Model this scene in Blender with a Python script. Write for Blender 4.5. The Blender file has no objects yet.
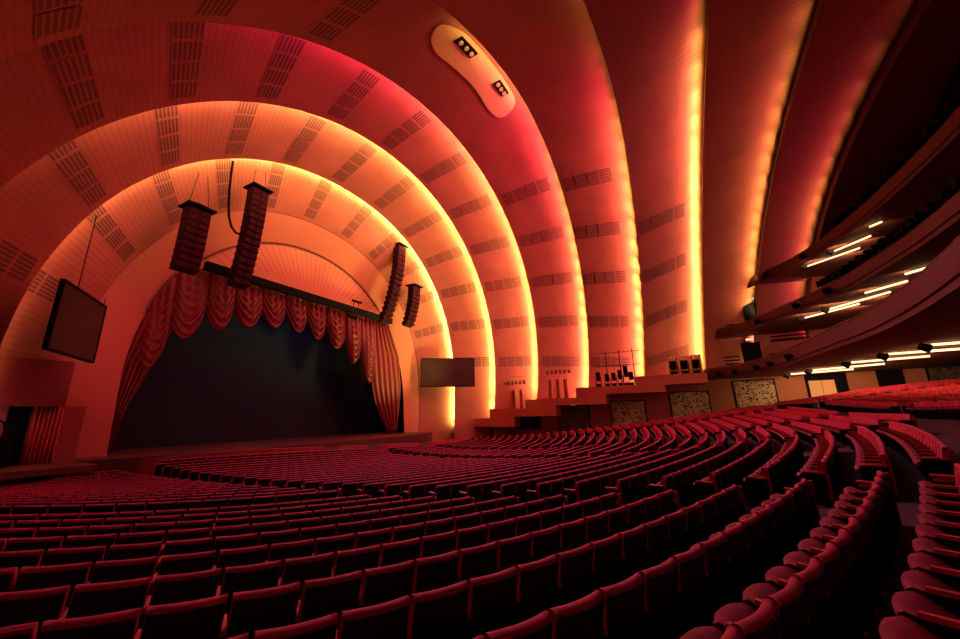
import bpy, math, random
import numpy as np
from mathutils import Matrix, Vector
random.seed(7)
PI = math.pi
C = bpy.context.scene.collection
sc = bpy.context.scene

# ------------------------------------------------------------------ materials
def srgb(r, g, b):
    f = lambda c: (c/12.92 if c <= .04045 else ((c+.055)/1.055)**2.4)
    return (f(r/255), f(g/255), f(b/255), 1)
def mat(name, col, rough=.6, metal=0, noise=0, nscale=5, bump=0, bscale=40, sheen=0, spec=None):
    m = bpy.data.materials.new(name); m.use_nodes = True
    nt = m.node_tree; b = nt.nodes['Principled BSDF']
    b.inputs['Base Color'].default_value = col
    b.inputs['Roughness'].default_value = rough
    b.inputs['Metallic'].default_value = metal
    if spec is not None: b.inputs['Specular IOR Level'].default_value = spec
    if sheen:
        b.inputs['Sheen Weight'].default_value = sheen
        b.inputs['Sheen Tint'].default_value = col
    tc = nt.nodes.new('ShaderNodeTexCoord')
    if noise:
        n = nt.nodes.new('ShaderNodeTexNoise'); n.inputs['Scale'].default_value = nscale
        n.inputs['Detail'].default_value = 4
        nt.links.new(tc.outputs['Object'], n.inputs['Vector'])
        mx = nt.nodes.new('ShaderNodeMix'); mx.data_type = 'RGBA'; mx.blend_type = 'MULTIPLY'
        mx.inputs[0].default_value = noise
        mx.inputs[6].default_value = col
        nt.links.new(n.outputs['Fac'], mx.inputs[7])
        nt.links.new(mx.outputs[2], b.inputs['Base Color'])
    if bump:
        n2 = nt.nodes.new('ShaderNodeTexNoise'); n2.inputs['Scale'].default_value = bscale
        nt.links.new(tc.outputs['Object'], n2.inputs['Vector'])
        bp = nt.nodes.new('ShaderNodeBump'); bp.inputs['Strength'].default_value = bump
        bp.inputs['Distance'].default_value = .02
        nt.links.new(n2.outputs['Fac'], bp.inputs['Height'])
        nt.links.new(bp.outputs['Normal'], b.inputs['Normal'])
    return m
def emit(name, col, s):
    m = bpy.data.materials.new(name); m.use_nodes = True
    nt = m.node_tree; nt.nodes.clear()
    e = nt.nodes.new('ShaderNodeEmission'); e.inputs['Color'].default_value = col
    e.inputs['Strength'].default_value = s
    o = nt.nodes.new('ShaderNodeOutputMaterial'); nt.links.new(e.outputs[0], o.inputs[0])
    return m
M = {}
PL = (.42, .105, .115, 1)
def ridged(name, col, lines, depth=.35):
    """plaster with fine raised ribs running along the depth of the hall"""
    m = mat(name, col, .75)
    nt = m.node_tree; b = nt.nodes['Principled BSDF']
    uv = nt.nodes.new('ShaderNodeUVMap'); uv.uv_map = 'UVMap'
    sp = nt.nodes.new('ShaderNodeSeparateXYZ'); nt.links.new(uv.outputs[0], sp.inputs[0])
    mu = nt.nodes.new('ShaderNodeMath'); mu.operation = 'MULTIPLY'; mu.inputs[1].default_value = lines
    nt.links.new(sp.outputs[0], mu.inputs[0])
    fr = nt.nodes.new('ShaderNodeMath'); fr.operation = 'FRACT'; nt.links.new(mu.outputs[0], fr.inputs[0])
    gt = nt.nodes.new('ShaderNodeMath'); gt.operation = 'GREATER_THAN'; gt.inputs[1].default_value = .72
    nt.links.new(fr.outputs[0], gt.inputs[0])
    mx = nt.nodes.new('ShaderNodeMix'); mx.data_type = 'RGBA'
    mx.inputs[6].default_value = col
    mx.inputs[7].default_value = (col[0]*(1-depth), col[1]*(1-depth*1.3), col[2]*(1-depth*1.3), 1)
    nt.links.new(gt.outputs[0], mx.inputs[0])
    tc = nt.nodes.new('ShaderNodeTexCoord')
    n = nt.nodes.new('ShaderNodeTexNoise'); n.inputs['Scale'].default_value = .35; n.inputs['Detail'].default_value = 5
    nt.links.new(tc.outputs['Object'], n.inputs['Vector'])
    mr = nt.nodes.new('ShaderNodeMapRange'); mr.inputs[1].default_value = .3; mr.inputs[2].default_value = .7
    mr.inputs[3].default_value = .82; mr.inputs[4].default_value = 1.08
    nt.links.new(n.outputs['Fac'], mr.inputs[0])
    m2 = nt.nodes.new('ShaderNodeMix'); m2.data_type = 'RGBA'; m2.blend_type = 'MULTIPLY'; m2.inputs[0].default_value = 1
    nt.links.new(mx.outputs[2], m2.inputs[6]); nt.links.new(mr.outputs[0], m2.inputs[7])
    nt.links.new(m2.outputs[2], b.inputs['Base Color'])
    return m
M['plaster'] = ridged('ribbed_plaster', PL, 1.5, .16)
M['smooth'] = mat('smooth_plaster', (.46, .12, .11, 1), .7, noise=.12, nscale=.5)
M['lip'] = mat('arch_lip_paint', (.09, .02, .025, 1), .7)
M['slot'] = None
def slot_mat():
    m = mat('grille_slots', (.2, .08, .08, 1), .8)
    nt = m.node_tree; b = nt.nodes['Principled BSDF']
    uv = nt.nodes.new('ShaderNodeUVMap'); uv.uv_map = 'UVMap'
    sp = nt.nodes.new('ShaderNodeSeparateXYZ'); nt.links.new(uv.outputs[0], sp.inputs[0])
    mu = nt.nodes.new('ShaderNodeMath'); mu.operation = 'MULTIPLY'; mu.inputs[1].default_value = 6
    nt.links.new(sp.outputs[0], mu.inputs[0])
    fr = nt.nodes.new('ShaderNodeMath'); fr.operation = 'FRACT'; nt.links.new(mu.outputs[0], fr.inputs[0])
    gt = nt.nodes.new('ShaderNodeMath'); gt.operation = 'GREATER_THAN'; gt.inputs[1].default_value = .62
    nt.links.new(fr.outputs[0], gt.inputs[0])
    mx = nt.nodes.new('ShaderNodeMix'); mx.data_type = 'RGBA'
    mx.inputs[6].default_value = (.12, .03, .045, 1); mx.inputs[7].default_value = (.34, .085, .10, 1)
    nt.links.new(gt.outputs[0], mx.inputs[0]); nt.links.new(mx.outputs[2], b.inputs['Base Color'])
    return m
M['slot'] = slot_mat()
M['velvet'] = mat('crimson_velvet', (.50, .018, .062, 1), .75, noise=.25, nscale=3, sheen=.25)
M['cushion'] = mat('dark_crimson_cushion', (.26, .010, .030, 1), .8, noise=.25, nscale=3)  # crimson darker than the back pads
M['trimred'] = mat('crimson_trim', (.42, .03, .04, 1), .5)
M['shell'] = mat('navy_black_seat_shell', (.004, .026, .045, 1), .7)
M['iron'] = mat('dark_iron', (.006, .014, .026, 1), .8, spec=.15)
M['carpet'] = mat('dark_wine_carpet', (.055, .013, .018, 1), .95, noise=.5, nscale=1.5, bump=.3)
M['black'] = mat('black_paint', (.005, .004, .010, 1), .9, spec=.12)
M['void'] = mat('navy_black_drape', (.002, .007, .020, 1), .9)
M['stagefloor'] = mat('stage_boards', (.12, .03, .03, 1), .5, noise=.4, nscale=2)
M['apron'] = mat('red_apron_carpet', (.42, .05, .06, 1), .8, noise=.3, nscale=1)
M['wallred'] = mat('painted_wine_wall', (.34, .06, .07, 1), .75, noise=.25, nscale=.6)
M['boxred'] = mat('painted_dark_red_box', (.22, .04, .04, 1), .75)
M['litpatch'] = mat('lit_patch_plaster', (.95, .55, .36, 1), .7)  # paler colour paints the spotlit patch around the port
M['wallwarm'] = mat('painted_tan_wall', (.38, .14, .085, 1), .75, noise=.2, nscale=.6)
M['ledge'] = mat('painted_ledge', (.55, .15, .12, 1), .7)
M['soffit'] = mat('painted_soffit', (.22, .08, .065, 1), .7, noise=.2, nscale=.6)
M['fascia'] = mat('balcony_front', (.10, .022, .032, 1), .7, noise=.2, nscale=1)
M['screen'] = mat('blank_projection_screen', (.04, .008, .019, 1), .8)
M['speaker'] = mat('loudspeaker_black', (.028, .004, .013, 1), .8, spec=.1)
M['grillcloth'] = mat('loudspeaker_grille', (.05, .007, .022, 1), .9, spec=.1)
M['curtain'] = mat('crimson_satin_curtain', (.19, .010, .024, 1), .45, noise=.35, nscale=1.2, sheen=.3)
M['orangecurtain'] = mat('orange_side_curtain', (.75, .17, .09, 1), .6)
M['tube'] = emit('warm_tube_glow', (1, .62, .30, 1), 2.6)
M['exitglow'] = emit('exit_sign_glow', (1, .10, .10, 1), 4)
M['exitface'] = emit('exit_sign_face', (1, .50, .45, 1), 1.6)
M['white'] = mat('white_equipment', (.7, .72, .75, 1), .5)
M['steel'] = mat('steel_pipe', (.10, .04, .04, 1), .4, metal=.6)
M['cream'] = mat('cream_drape', (.85, .62, .42, 1), .7)
M['worklamp'] = emit('work_lamp_glow', (.75, .9, 1, 1), 5)
def mosaic(name, a, b_, scale):
    m = mat(name, a, .6); nt = m.node_tree; b = nt.nodes['Principled BSDF']
    tc = nt.nodes.new('ShaderNodeTexCoord')
    v = nt.nodes.new('ShaderNodeTexVoronoi'); v.inputs['Scale'].default_value = scale
    nt.links.new(tc.outputs['Object'], v.inputs['Vector'])
    cr = nt.nodes.new('ShaderNodeValToRGB')
    cr.color_ramp.elements[0].position = .25; cr.color_ramp.elements[0].color = a
    cr.color_ramp.elements[1].position = .5; cr.color_ramp.elements[1].color = b_
    nt.links.new(v.outputs['Color'], cr.inputs[0]); nt.links.new(cr.outputs[0], b.inputs['Base Color'])
    return m
M['mosaic'] = mosaic('patterned_mural', (.03, .02, .02, 1), (.45, .34, .22, 1), 7)
M['mosaicdark'] = mosaic('dark_patterned_mural', (.012, .014, .018, 1), (.12, .085, .065, 1), 5)

# ------------------------------------------------------------------ helpers
class MB:
    def __init__(s): s.v = []; s.f = []; s.uv = []
    def add(s, vs, fs, uvs=None):
        n = len(s.v); s.v += [tuple(map(float, v)) for v in vs]; s.f += [tuple(i+n for i in f) for f in fs]
        if uvs is not None: s.uv += uvs
        return s
    def box(s, x0, x1, y0, y1, z0, z1, mtx=None):
        vs = [Vector((x, y, z)) for x in (x0, x1) for y in (y0, y1) for z in (z0, z1)]
        if mtx is not None: vs = [mtx @ v for v in vs]
        return s.add(vs, [(0,1,3,2),(4,6,7,5),(0,4,5,1),(2,3,7,6),(0,2,6,4),(1,5,7,3)])
    def tube(s, pts, r, n=8, cap=True):
        pts = [Vector(p) for p in pts]; rings = []
        for i, p in enumerate(pts):
            d = (pts[min(i+1, len(pts)-1)]-pts[max(i-1, 0)]).normalized()
            a = Vector((0,0,1)) if abs(d.z) < .9 else Vector((1,0,0))
            u = d.cross(a).normalized(); w = d.cross(u)
            rr = r[i] if isinstance(r, (list, tuple)) else r
            rings.append([p+(u*math.cos(2*PI*k/n)+w*math.sin(2*PI*k/n))*rr for k in range(n)])
        vs = [v for R in rings for v in R]
        fs = [(i*n+k, i*n+(k+1) % n, (i+1)*n+(k+1) % n, (i+1)*n+k) for i in range(len(rings)-1) for k in range(n)]
        if cap: fs += [tuple(range(n)), tuple((len(rings)-1)*n+k for k in reversed(range(n)))]
        return s.add(vs, fs)
    def grid(s, P, uv=None, flip=False):
        """P[i][j] points"""
        a = len(P); b = len(P[0])
        fs = []; uvs = []
        for i in range(a-1):
            for j in range(b-1):
                q = [(i, j), (i+1, j), (i+1, j+1), (i, j+1)]
                if flip: q = q[::-1]
                fs.append(tuple(x*b+y for x, y in q))
                if uv is not None: uvs += [tuple(uv[x][y]) for x, y in q]
        return s.add([p for R in P for p in R], fs, uvs if uv is not None else None)
    def build(s, name, m, parent=None, bevel=0, smooth=False, solid=0, loc=None):
        me = bpy.data.meshes.new(name); me.from_pydata(s.v, [], s.f)
        if s.uv:
            l = me.uv_layers.new(name='UVMap')
            l.data.foreach_set('uv', [c for u in s.uv for c in u])
        me.materials.append(m)
        if smooth: me.polygons.foreach_set('use_smooth', [True]*len(me.polygons))
        me.update()
        o = bpy.data.objects.new(name, me); C.objects.link(o)
        if parent is not None: o.parent = parent
        if loc is not None: o.location = loc
        if solid:
            d = o.modifiers.new('thickness', 'SOLIDIFY'); d.thickness = solid; d.offset = 0
        if bevel:
            d = o.modifiers.new('bevel', 'BEVEL'); d.width = bevel; d.segments = 2; d.limit_method = 'ANGLE'
        return o
def tag(o, label=None, cat=None, group=None, kind=None):
    if label: o['label'] = label
    if cat: o['category'] = cat
    if group: o['group'] = group
    if kind: o['kind'] = kind
    return o
def empty(name, loc, rz=0):
    o = bpy.data.objects.new(name, None); C.objects.link(o)
    o.location = loc; o.rotation_euler = (0, 0, rz); o.empty_display_size = .2
    return o
def struct(o, label=None):
    o['kind'] = 'structure'
    if label: o['label'] = label; 
    return o

def area(name, loc, target, sx, sy, p, col, spread=PI):
    l = bpy.data.lights.new(name, 'AREA'); l.shape = 'RECTANGLE'; l.size = sx; l.size_y = sy; l.energy = p; l.color = col; l.spread = spread
    o = bpy.data.objects.new(name, l); C.objects.link(o); o.location = loc
    d = Vector(target)-Vector(loc); o.rotation_euler = d.to_track_quat('-Z', 'Y').to_euler()
    return o
# ------------------------------------------------------------------ camera
F = 376.7136
R2 = Vector((0.47345842, -0.88059303, -0.0198253)); U2 = Vector((-0.20746191, -0.13336181, 0.96911)); FW = Vector((0.85603544, 0.45472029, 0.24583078))
cam = bpy.data.cameras.new('camera'); cam.sensor_width = 36; cam.lens = F/960*36; cam.clip_end = 300; cam.clip_start = .05
co = bpy.data.objects.new('camera', cam); C.objects.link(co); sc.camera = co
mw = Matrix((R2, U2, -FW)).transposed().to_4x4(); co.matrix_world = mw
def pix(P):
    P = Vector(P); z = P.dot(FW)
    if z < .1: return None
    return (480+F*P.dot(R2)/z, 319.5-F*P.dot(U2)/z, z)

# ------------------------------------------------------------------ arches
ARCH = [[33.8823, 15.0711, 16.1184, 0.0793, 0.9763], [33.5044, 17.7729, 18.5935, 0.0149, 0.9388], [29.9117, 21.4187, 21.5583, -0.0181, 0.9387], [25.3174, 24.7952, 23.0914, -0.0909, 0.9963], [19.7347, 27.2181, 23.4058, -0.1323, 1.0123], [12.6116, 27.92, 22.8456, -0.1508, 1.0864], [5.2475, 27.912, 21.1226, -0.1407, 1.1436], [-2.0352, 27.9211, 22.3526, -0.0977, 0.969], [-6.6762, 27.9343, 20.8331, -0.146, 0.9071], [-11.5052, 27.931, 19.3093, -0.1442, 0.817], [-18.5, 28.2, 19.6, -0.12, .80]]
X0 = 26.434; ZC = 2.432; ZB = -3.6
def apt(i, t, ex=0, dy=0):
    """point on arch i; t in degrees, below 0 / above 180 is the straight leg (deg = metres down *10)"""
    y, a, b, tl, e = ARCH[i]
    a += ex; b += ex
    if 0 <= t <= 180:
        r = math.radians(t); c, s = math.cos(r), math.sin(r)
        X = X0+a*math.copysign(abs(c)**e, c); Z = ZC+b*abs(s)**e
    else:
        X = X0+(a if t < 0 else -a); d = (-t if t < 0 else t-180)/10; Z = ZC-d
    return Vector((X, y+tl*(Z+1.7)+dy, Z))
TT = [-60, -40, -20] + [i*2 for i in range(91)] + [200, 220, 240]
NS = 8
def band_pt(i, t, s):
    """surface of the band from arch i (s=0) to arch i+1 (s=1)"""
    A = apt(i, t); ex = 1.15 if i > 0 else 0
    B = apt(i+1, t, ex, .35 if i > 0 else .05)
    return A.lerp(B, s)
NAMES = {0: 'wall_proscenium'}
bands = []
for i in range(10):
    P = [[band_pt(i, t, k/NS) for k in range(NS+1)] for t in TT]
    L = [0]
    for a in range(1, len(TT)): L.append(L[-1]+(apt(i, TT[a])-apt(i, TT[a-1])).length)
    L = [x*2 for x in L]
    uv = [[(L[a], k/NS) for k in range(NS+1)] for a in range(len(TT))]
    o = MB().grid(P, uv).build(NAMES.get(i, 'ceiling'), M['plaster'] if i else M['smooth'], smooth=True)
    struct(o); bands.append(o)
    if i == 0: continue
    # closing cap behind the lamps, and the lip that hides them
    j = i+1
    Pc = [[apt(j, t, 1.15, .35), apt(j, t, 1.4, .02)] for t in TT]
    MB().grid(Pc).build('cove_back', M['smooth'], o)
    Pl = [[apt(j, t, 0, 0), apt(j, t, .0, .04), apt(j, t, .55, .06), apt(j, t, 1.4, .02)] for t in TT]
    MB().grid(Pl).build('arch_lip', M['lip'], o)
# grilles : radial columns of slotted panels on every band
GT = [13, 27, 41, 55, 69, 83, 97, 111, 125, 139, 153, 167]
for i in range(1, 7):
    rad = ARCH[i][1]
    for t in GT:
        if i >= 5 and t > 70: continue
        if i >= 6 and t > 60: continue
        if i == 4 and (75 < t < 115 ): continue
        hw = 1.8
        if i == 3: t = {153: 150.4, 139: 138.2}.get(t, t)
        if i == 2: t = {139: 138.4}.get(t, t)
        m = MB(); cols = 6
        s0, s1 = .08, .86; n = 4
        if i >= 5: s0, s1 = (.05, .8)
        for k in range(n):
            a0 = s0+(s1-s0)*k/n; a1 = a0+(s1-s0)/n*.86
            P = []; uv = []
            for c in range(cols+1):
                tt = t-hw+2*hw*c/cols; row = []; ur = []
                for s_ in (a0, (a0+a1)/2, a1):
                    p = band_pt(i, tt, s_); ctr = Vector((X0, p.y, ZC))
                    row.append(p+(ctr-p).normalized()*.035); ur.append((c/cols, s_))
                P.append(row); uv.append(ur)
            m.grid(P, uv)
        m.build('organ_grille', M['slot'], bands[i])
# expansion lines : thin arcs between panels are left to the ribs of the plaster

# cove lamps -------------------------------------------------------
def lamp(loc, d, sx, sy, power, col, spread=PI):
    l = bpy.data.lights.new('cove_lamp', 'AREA'); l.shape = 'RECTANGLE'; l.size = sx; l.size_y = sy
    l.energy = power; l.color = col; l.spread = spread
    o = bpy.data.objects.new('cove_lamp', l); C.objects.link(o)
    return o, l
def interp(t, tab):
    for (a, va), (b, vb) in zip(tab[:-1], tab[1:]):
        if a <= t <= b: return va+(vb-va)*(t-a)/(b-a)
    return tab[-1][1] if t > tab[-1][0] else tab[0][1]
AMB_K = .42; RED_K = .16
AMBER = (1, .92, .15); RED = (1, .045, .16)
# per arch: amber and red power along t (right base 0 ... left base 180)
PROF = {
 2: ([(-30, 220), (70, 240), (120, 200), (150, 100), (165, 40), (210, 4)], [(0, 20), (100, 30), (150, 60), (180, 40), (210, 20)]),
 3: ([(-30, 230), (70, 230), (100, 180), (125, 130), (145, 50), (160, 4), (210, 0)], [(0, 60), (90, 120), (130, 170), (148, 70), (160, 12), (180, 2), (210, 0)]),
 4: ([(-30, 200), (60, 190), (80, 110), (100, 22), (115, 3), (125, 0), (210, 0)], [(0, 200), (90, 260), (115, 200), (128, 90), (140, 5), (150, 0), (170, 0), (210, 0)]),
 5: ([(-30, 170), (30, 180), (50, 110), (66, 50), (84, 12), (94, 26), (112, 26), (116, 0), (210, 0)], [(0, 380), (60, 480), (85, 330), (100, 160), (108, 60), (116, 0), (210, 0)]),
 6: ([(-30, 180), (40, 190), (60, 120), (75, 50), (88, 6), (210, 0)], [(0, 520), (60, 560), (80, 300), (92, 170), (104, 20), (110, 0), (210, 0)]),
 7: ([(-30, 190), (30, 210), (60, 190), (75, 110), (95, 0), (210, 0)], [(0, 240), (60, 230), (80, 170), (92, 60), (102, 0), (210, 0)]),
 8: ([(-30, 0), (0, 2), (15, 50), (30, 80), (60, 70), (80, 20), (95, 0), (210, 0)], [(0, 10), (20, 80), (60, 130), (85, 70), (96, 0), (210, 0)]),
 9: ([(-30, 0), (25, 3), (32, 50), (40, 14), (50, 34), (65, 10), (90, 0), (210, 0)], [(0, 5), (20, 100), (60, 120), (90, 4), (210, 0)]),
}
for i, (am, rd) in PROF.items():
    ts = [-26, -12] + [2.5+5*k for k in range(36)] + [192, 206]
    for t in ts:
        dt = 5 if 0 <= t <= 180 else 14
        a = apt(i, max(t-dt/2, -60), .48, .12); b = apt(i, t+dt/2, .48, .12)
        L_ = (b-a).length*1.5; mid = (a+b)/2; ax = (b-a).normalized()
        dirn = (Vector((0, 1, 0))); out = (mid-Vector((X0, mid.y, ZC if mid.z > ZC else mid.z))).normalized()
        for tab, col, tilt, off, ks, spr in ((am, AMBER, .25 if i < 5 else .7, 0., AMB_K, 2.5 if i < 5 else 2.4), (rd, RED, .05, -.1, RED_K, 2.4)):
            p = interp(t, tab)
            if p <= .5: continue
            d = (dirn+out*tilt).normalized()
            o, l = lamp(None, None, L_, .25, p*L_/1.5*ks, col, spr)
            z = -d; x = ax; y = z.cross(x).normalized(); x = y.cross(z)
            m4 = Matrix((x, y, z)).transposed().to_4x4(); m4.translation = mid+out*off
            o.matrix_world = m4

# ------------------------------------------------------------------ sunburst, header, stage
def ellipse_z(i, x, ex=0):
    y, a, b, tl, e = ARCH[i]; a += ex; b += ex
    c = min(1, abs((x-X0)/a)); th = math.acos(min(1, c**(1/e))); return ZC+b*math.sin(th)**e
HZ0, HZ1 = 12.15, 12.75
xs = [11.9+k*(29.1/60) for k in range(61)]
m = MB(); P = []
for x in xs:
    zt = max(ellipse_z(0, x)+.1, HZ1) if abs(x-X0) < 15.0 else HZ1
    P.append([Vector((x, 33.88+.079*(HZ1+(zt-HZ1)*k/8+1.7)+.12, HZ1-.2+(zt-HZ1+.2)*k/8)) for k in range(9)])
def sun_mat():
    m = mat('sunburst_plaster', (.46, .12, .11, 1), .7); nt = m.node_tree; b = nt.nodes['Principled BSDF']
    tc = nt.nodes.new('ShaderNodeTexCoord'); sp = nt.nodes.new('ShaderNodeSeparateXYZ')
    nt.links.new(tc.outputs['Object'], sp.inputs[0])
    def mth(op, a, b=None):
        n = nt.nodes.new('ShaderNodeMath'); n.operation = op
        for k, v in enumerate((a, b)):
            if v is None: continue
            if isinstance(v, (int, float)): n.inputs[k].default_value = v
            else: nt.links.new(v, n.inputs[k])
        return n.outputs[0]
    dx = mth('SUBTRACT', sp.outputs[0], X0); dz = mth('SUBTRACT', sp.outputs[2], 8.0)
    an = mth('ARCTAN2', dz, dx); fr = mth('FRACT', mth('MULTIPLY', an, 15)); g = mth('GREATER_THAN', fr, .8)
    mx = nt.nodes.new('ShaderNodeMix'); mx.data_type = 'RGBA'
    mx.inputs[6].default_value = (.46, .12, .11, 1); mx.inputs[7].default_value = (.34, .075, .085, 1)
    nt.links.new(g, mx.inputs[0]); nt.links.new(mx.outputs[2], b.inputs['Base Color'])
    return m
o = MB().grid(P).build('wall_sunburst', sun_mat()); struct(o)
# dark moulding line around the sunburst
pts = []
for k in range(61):
    th = math.radians(38+104*k/60); p = apt(0, math.degrees(th), -.12, -.02)
    if p.z > HZ1: pts.append(p)
MB().tube(pts, .07, 6).build('sunburst_moulding', M['lip'], o)

ht = empty('header_truss', (X0, 33.45, HZ0))
MB().box(-11.5, 11.2, -.25, .3, -.12, .6).build('truss_beam', M['black'], ht, bevel=.03)
m = MB()
for k in range(28):
    x = -14.3+k*1.05; m.tube([(x, -.3, .62), (x+.5, -.3, .95), (x+1.05, -.3, .62)], .03, 5)

for x in (4.2, 4.9):
    MB().tube([(x, -.3, .55), (x, -.45, 1.2)], .05, 6).tube([(x-.35, -.45, 1.2), (x+.4, -.45, 1.25)], .14, 8).build('truss_spotlight', M['black'], ht)
tag(ht, 'long black lighting truss spanning the stage arch above the swagged curtain', 'truss')
# small spot cluster hanging below the truss
sp_ = empty('stage_spotlight', (30.6, 33.3, 11.3))
MB().tube([(0, 0, .9), (0, 0, .35)], .04, 6).build('hanger', M['iron'], sp_)
MB().tube([(-.5, .0, .3), (.5, -.25, .1)], [.22, .3], 10).build('lamp_body', M['black'], sp_)
tag(sp_, 'small black spotlight hanging just under the truss at mid curtain', 'spotlight')

# stage house: dark drape, side masking, floor
o = MB().grid([[Vector((x, 40, z)) for z in (-2.1, 16)] for x in [9+k for k in range(36)]]).build('wall_stage_back', M['void'], solid=.1); struct(o)
for s_, nm in ((-1, 'wall_stage_left'), (1, 'wall_stage_right')):
    o = MB().box(X0+s_*17.4-.1, X0+s_*17.4+.1, 34.2, 40, -2.1, 16).build(nm, M['void']); struct(o)
o = MB().box(8, 45, 36.2, 40, 15.9, 16.2).build('ceiling_stage', M['void']); struct(o)
SZ = -2.1
P = []
for k in range(41):
    x = X0-18.5+k*37/40; yf = 33.3-4.8*math.sqrt(max(0, 1-((x-X0)/19.5)**2))
    P.append([Vector((x, yf, SZ-1.9)), Vector((x, yf, SZ-.12)), Vector((x, yf, SZ)), Vector((x, 33.5, SZ)), Vector((x, 40, SZ))])
o = MB().grid([[c for c in r] for r in P]).build('floor_stage', M['stagefloor']); struct(o)
# side walls closing between arch legs and outside of proscenium
for s_, nm in ((-1, 'wall_left_return'), (1, 'wall_right_return')):
    pass

# ------------------------------------------------------------------ contour curtain
cur = empty('contour_curtain', (X0, 34.35, SZ))
tag(cur, 'crimson contour curtain gathered into hanging swags around the dark stage opening', 'curtain')
CO = Vector((X0, 34.35, SZ))
def swag(pa, pb, drop, n=0):
    """pa,pb: bottom end points (x,z) of the scallop; drop: lowest z"""
    (xa, za), (xb, zb) = pa, pb; nu, nv = 30, 60; P = []
    for iu in range(nu+1):
        u = iu/nu; x = xa+(xb-xa)*u; row = []
        e = ARCH[0]
        ztop = min(HZ0+.2, ellipse_z(0, x)+.5) if abs(x-X0) < 14.9 else min(za, zb)+2.5
        zl = za+(zb-za)*u
        sag = 4*u*(1-u); zlow = zl+(drop-(za+zb)/2)*sag**.8
        for iv in range(nv+1):
            v = iv/nv
            z = ztop+(zlow-ztop)*v
            uc = abs(2*u-1)
            # U-shaped folds: phase follows catenary level
            lev = (z-(zl+(drop-(za+zb)/2)*sag))*1.0
            amp = .17*min(1, v*1.3)*(1-uc*.3)
            fold = amp*math.sin(lev*8.5+n) + .16*(1-v)*math.sin(u*24+n)
            edge = .35*uc**6*(v > .05)
            y = -.55*math.sin(PI*min(1, v*1.0)*.62)*(1-uc**4)+fold+edge
            row.append(Vector((x-CO.x, y, z-CO.z)))
        # underside tuck
        b = row[-1]; row.append(Vector((b.x, b.y+.25, b.z+.12))); row.append(Vector((b.x, b.y+.45, b.z+.5)))
        P.append(row)
    MB().grid(P).build('swag', M['curtain'], cur, smooth=True, solid=.03)
SW = [((12.1, 4.9), (13.6, 6.9), 4.0), ((13.5, 8.0), (15.9, 9.5), 6.3), ((15.8, 9.6), (18.1, 9.9), 7.4), ((18.05, 9.9), (20.6, 10.5), 8.0),
      ((20.5, 10.5), (23., 11.1), 8.5), ((22.95, 11.1), (25.45, 11.1), 8.5), ((25.4, 11.1), (27.9, 11.1), 8.15), ((27.85, 11.1), (30.7, 10.5), 7.6),
      ((30.6, 10.5), (33.2, 9.7), 6.2), ((33.1, 9.7), (35.8, 8.2), 4.05)]
for n, (a, b, d) in enumerate(SW): swag(a, b, d, n)
def tail(pts, n):
    """hanging pleated end: list of (z, xl, xr)"""
    P = []
    nu = 40
    zs = [pts[0][0]+(pts[-1][0]-pts[0][0])*k/30 for k in range(31)]
    for iu in range(nu+1):
        u = iu/nu; row = []
        for z in zs:
            xl = np.interp(-z, [-p[0] for p in pts], [p[1] for p in pts]); xr = np.interp(-z, [-p[0] for p in pts], [p[2] for p in pts])
            row.append(Vector((xl+(xr-xl)*u-CO.x, .16*math.sin(u*34+.25*z)+.1, z-CO.z)))
        P.append(row)
    MB().grid(P).build('tail', M['curtain'], cur, smooth=True, solid=.03)
tail([(12.2, 14.6, 16.4), (8, 12.2, 14.2), (4, 11.3, 13.0), (1, 11.2, 12.1), (-2.0, 11.2, 11.6)], 0)
tail([(12.2, 35.2, 38.1), (8, 35.4, 40.4), (4, 35.8, 41.1), (1.5, 36.6, 41.1), (-.5, 38., 40.9), (-2.0, 38.9, 40.6)], 1)

# ------------------------------------------------------------------ audience floor
SP = [30.84978, 55.63268, 62.24507, 0.95562, 0.89688]
CF = [-2.38113, -0.7969, 0.58002, -0.02181, 0.03436, 0.0238, -0.51269, -0.29471, 0.12606, 0.34492, 0.01259, 0.43667, -0.12017, -0.63366, -0.28547, 0.61426, -0.93439, 0.14865, 1.25812, 0.77912, -1.0635]
EX = [(i, j) for i in range(6) for j in range(6) if i+j <= 5]
def sf(x, y):
    x = min(max(x, -2.5), 54); y = min(max(y, -24), 27.5)
    if y < -9 and x < 22: x = 22-(22-x)*max(0, (y+16)/7) if y > -16 else 22
    X = (x-20)/25; Y = (y-8)/12
    return sum(c*X**i*Y**j for c, (i, j) in zip(CF, EX))
SH = .88
def rad(k): return SP[2]-SP[3]*k if k >= 0 else SP[2]+SP[4]-SP[3]*(k+1)
P = [[Vector((x, y, sf(x, y)-SH)) for y in [-25+k*.75 for k in range(77)]] for x in [-3.2+k*1.0 for k in range(59)]]
o = MB().grid(P).build('floor', M['carpet'], smooth=True); struct(o)

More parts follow.
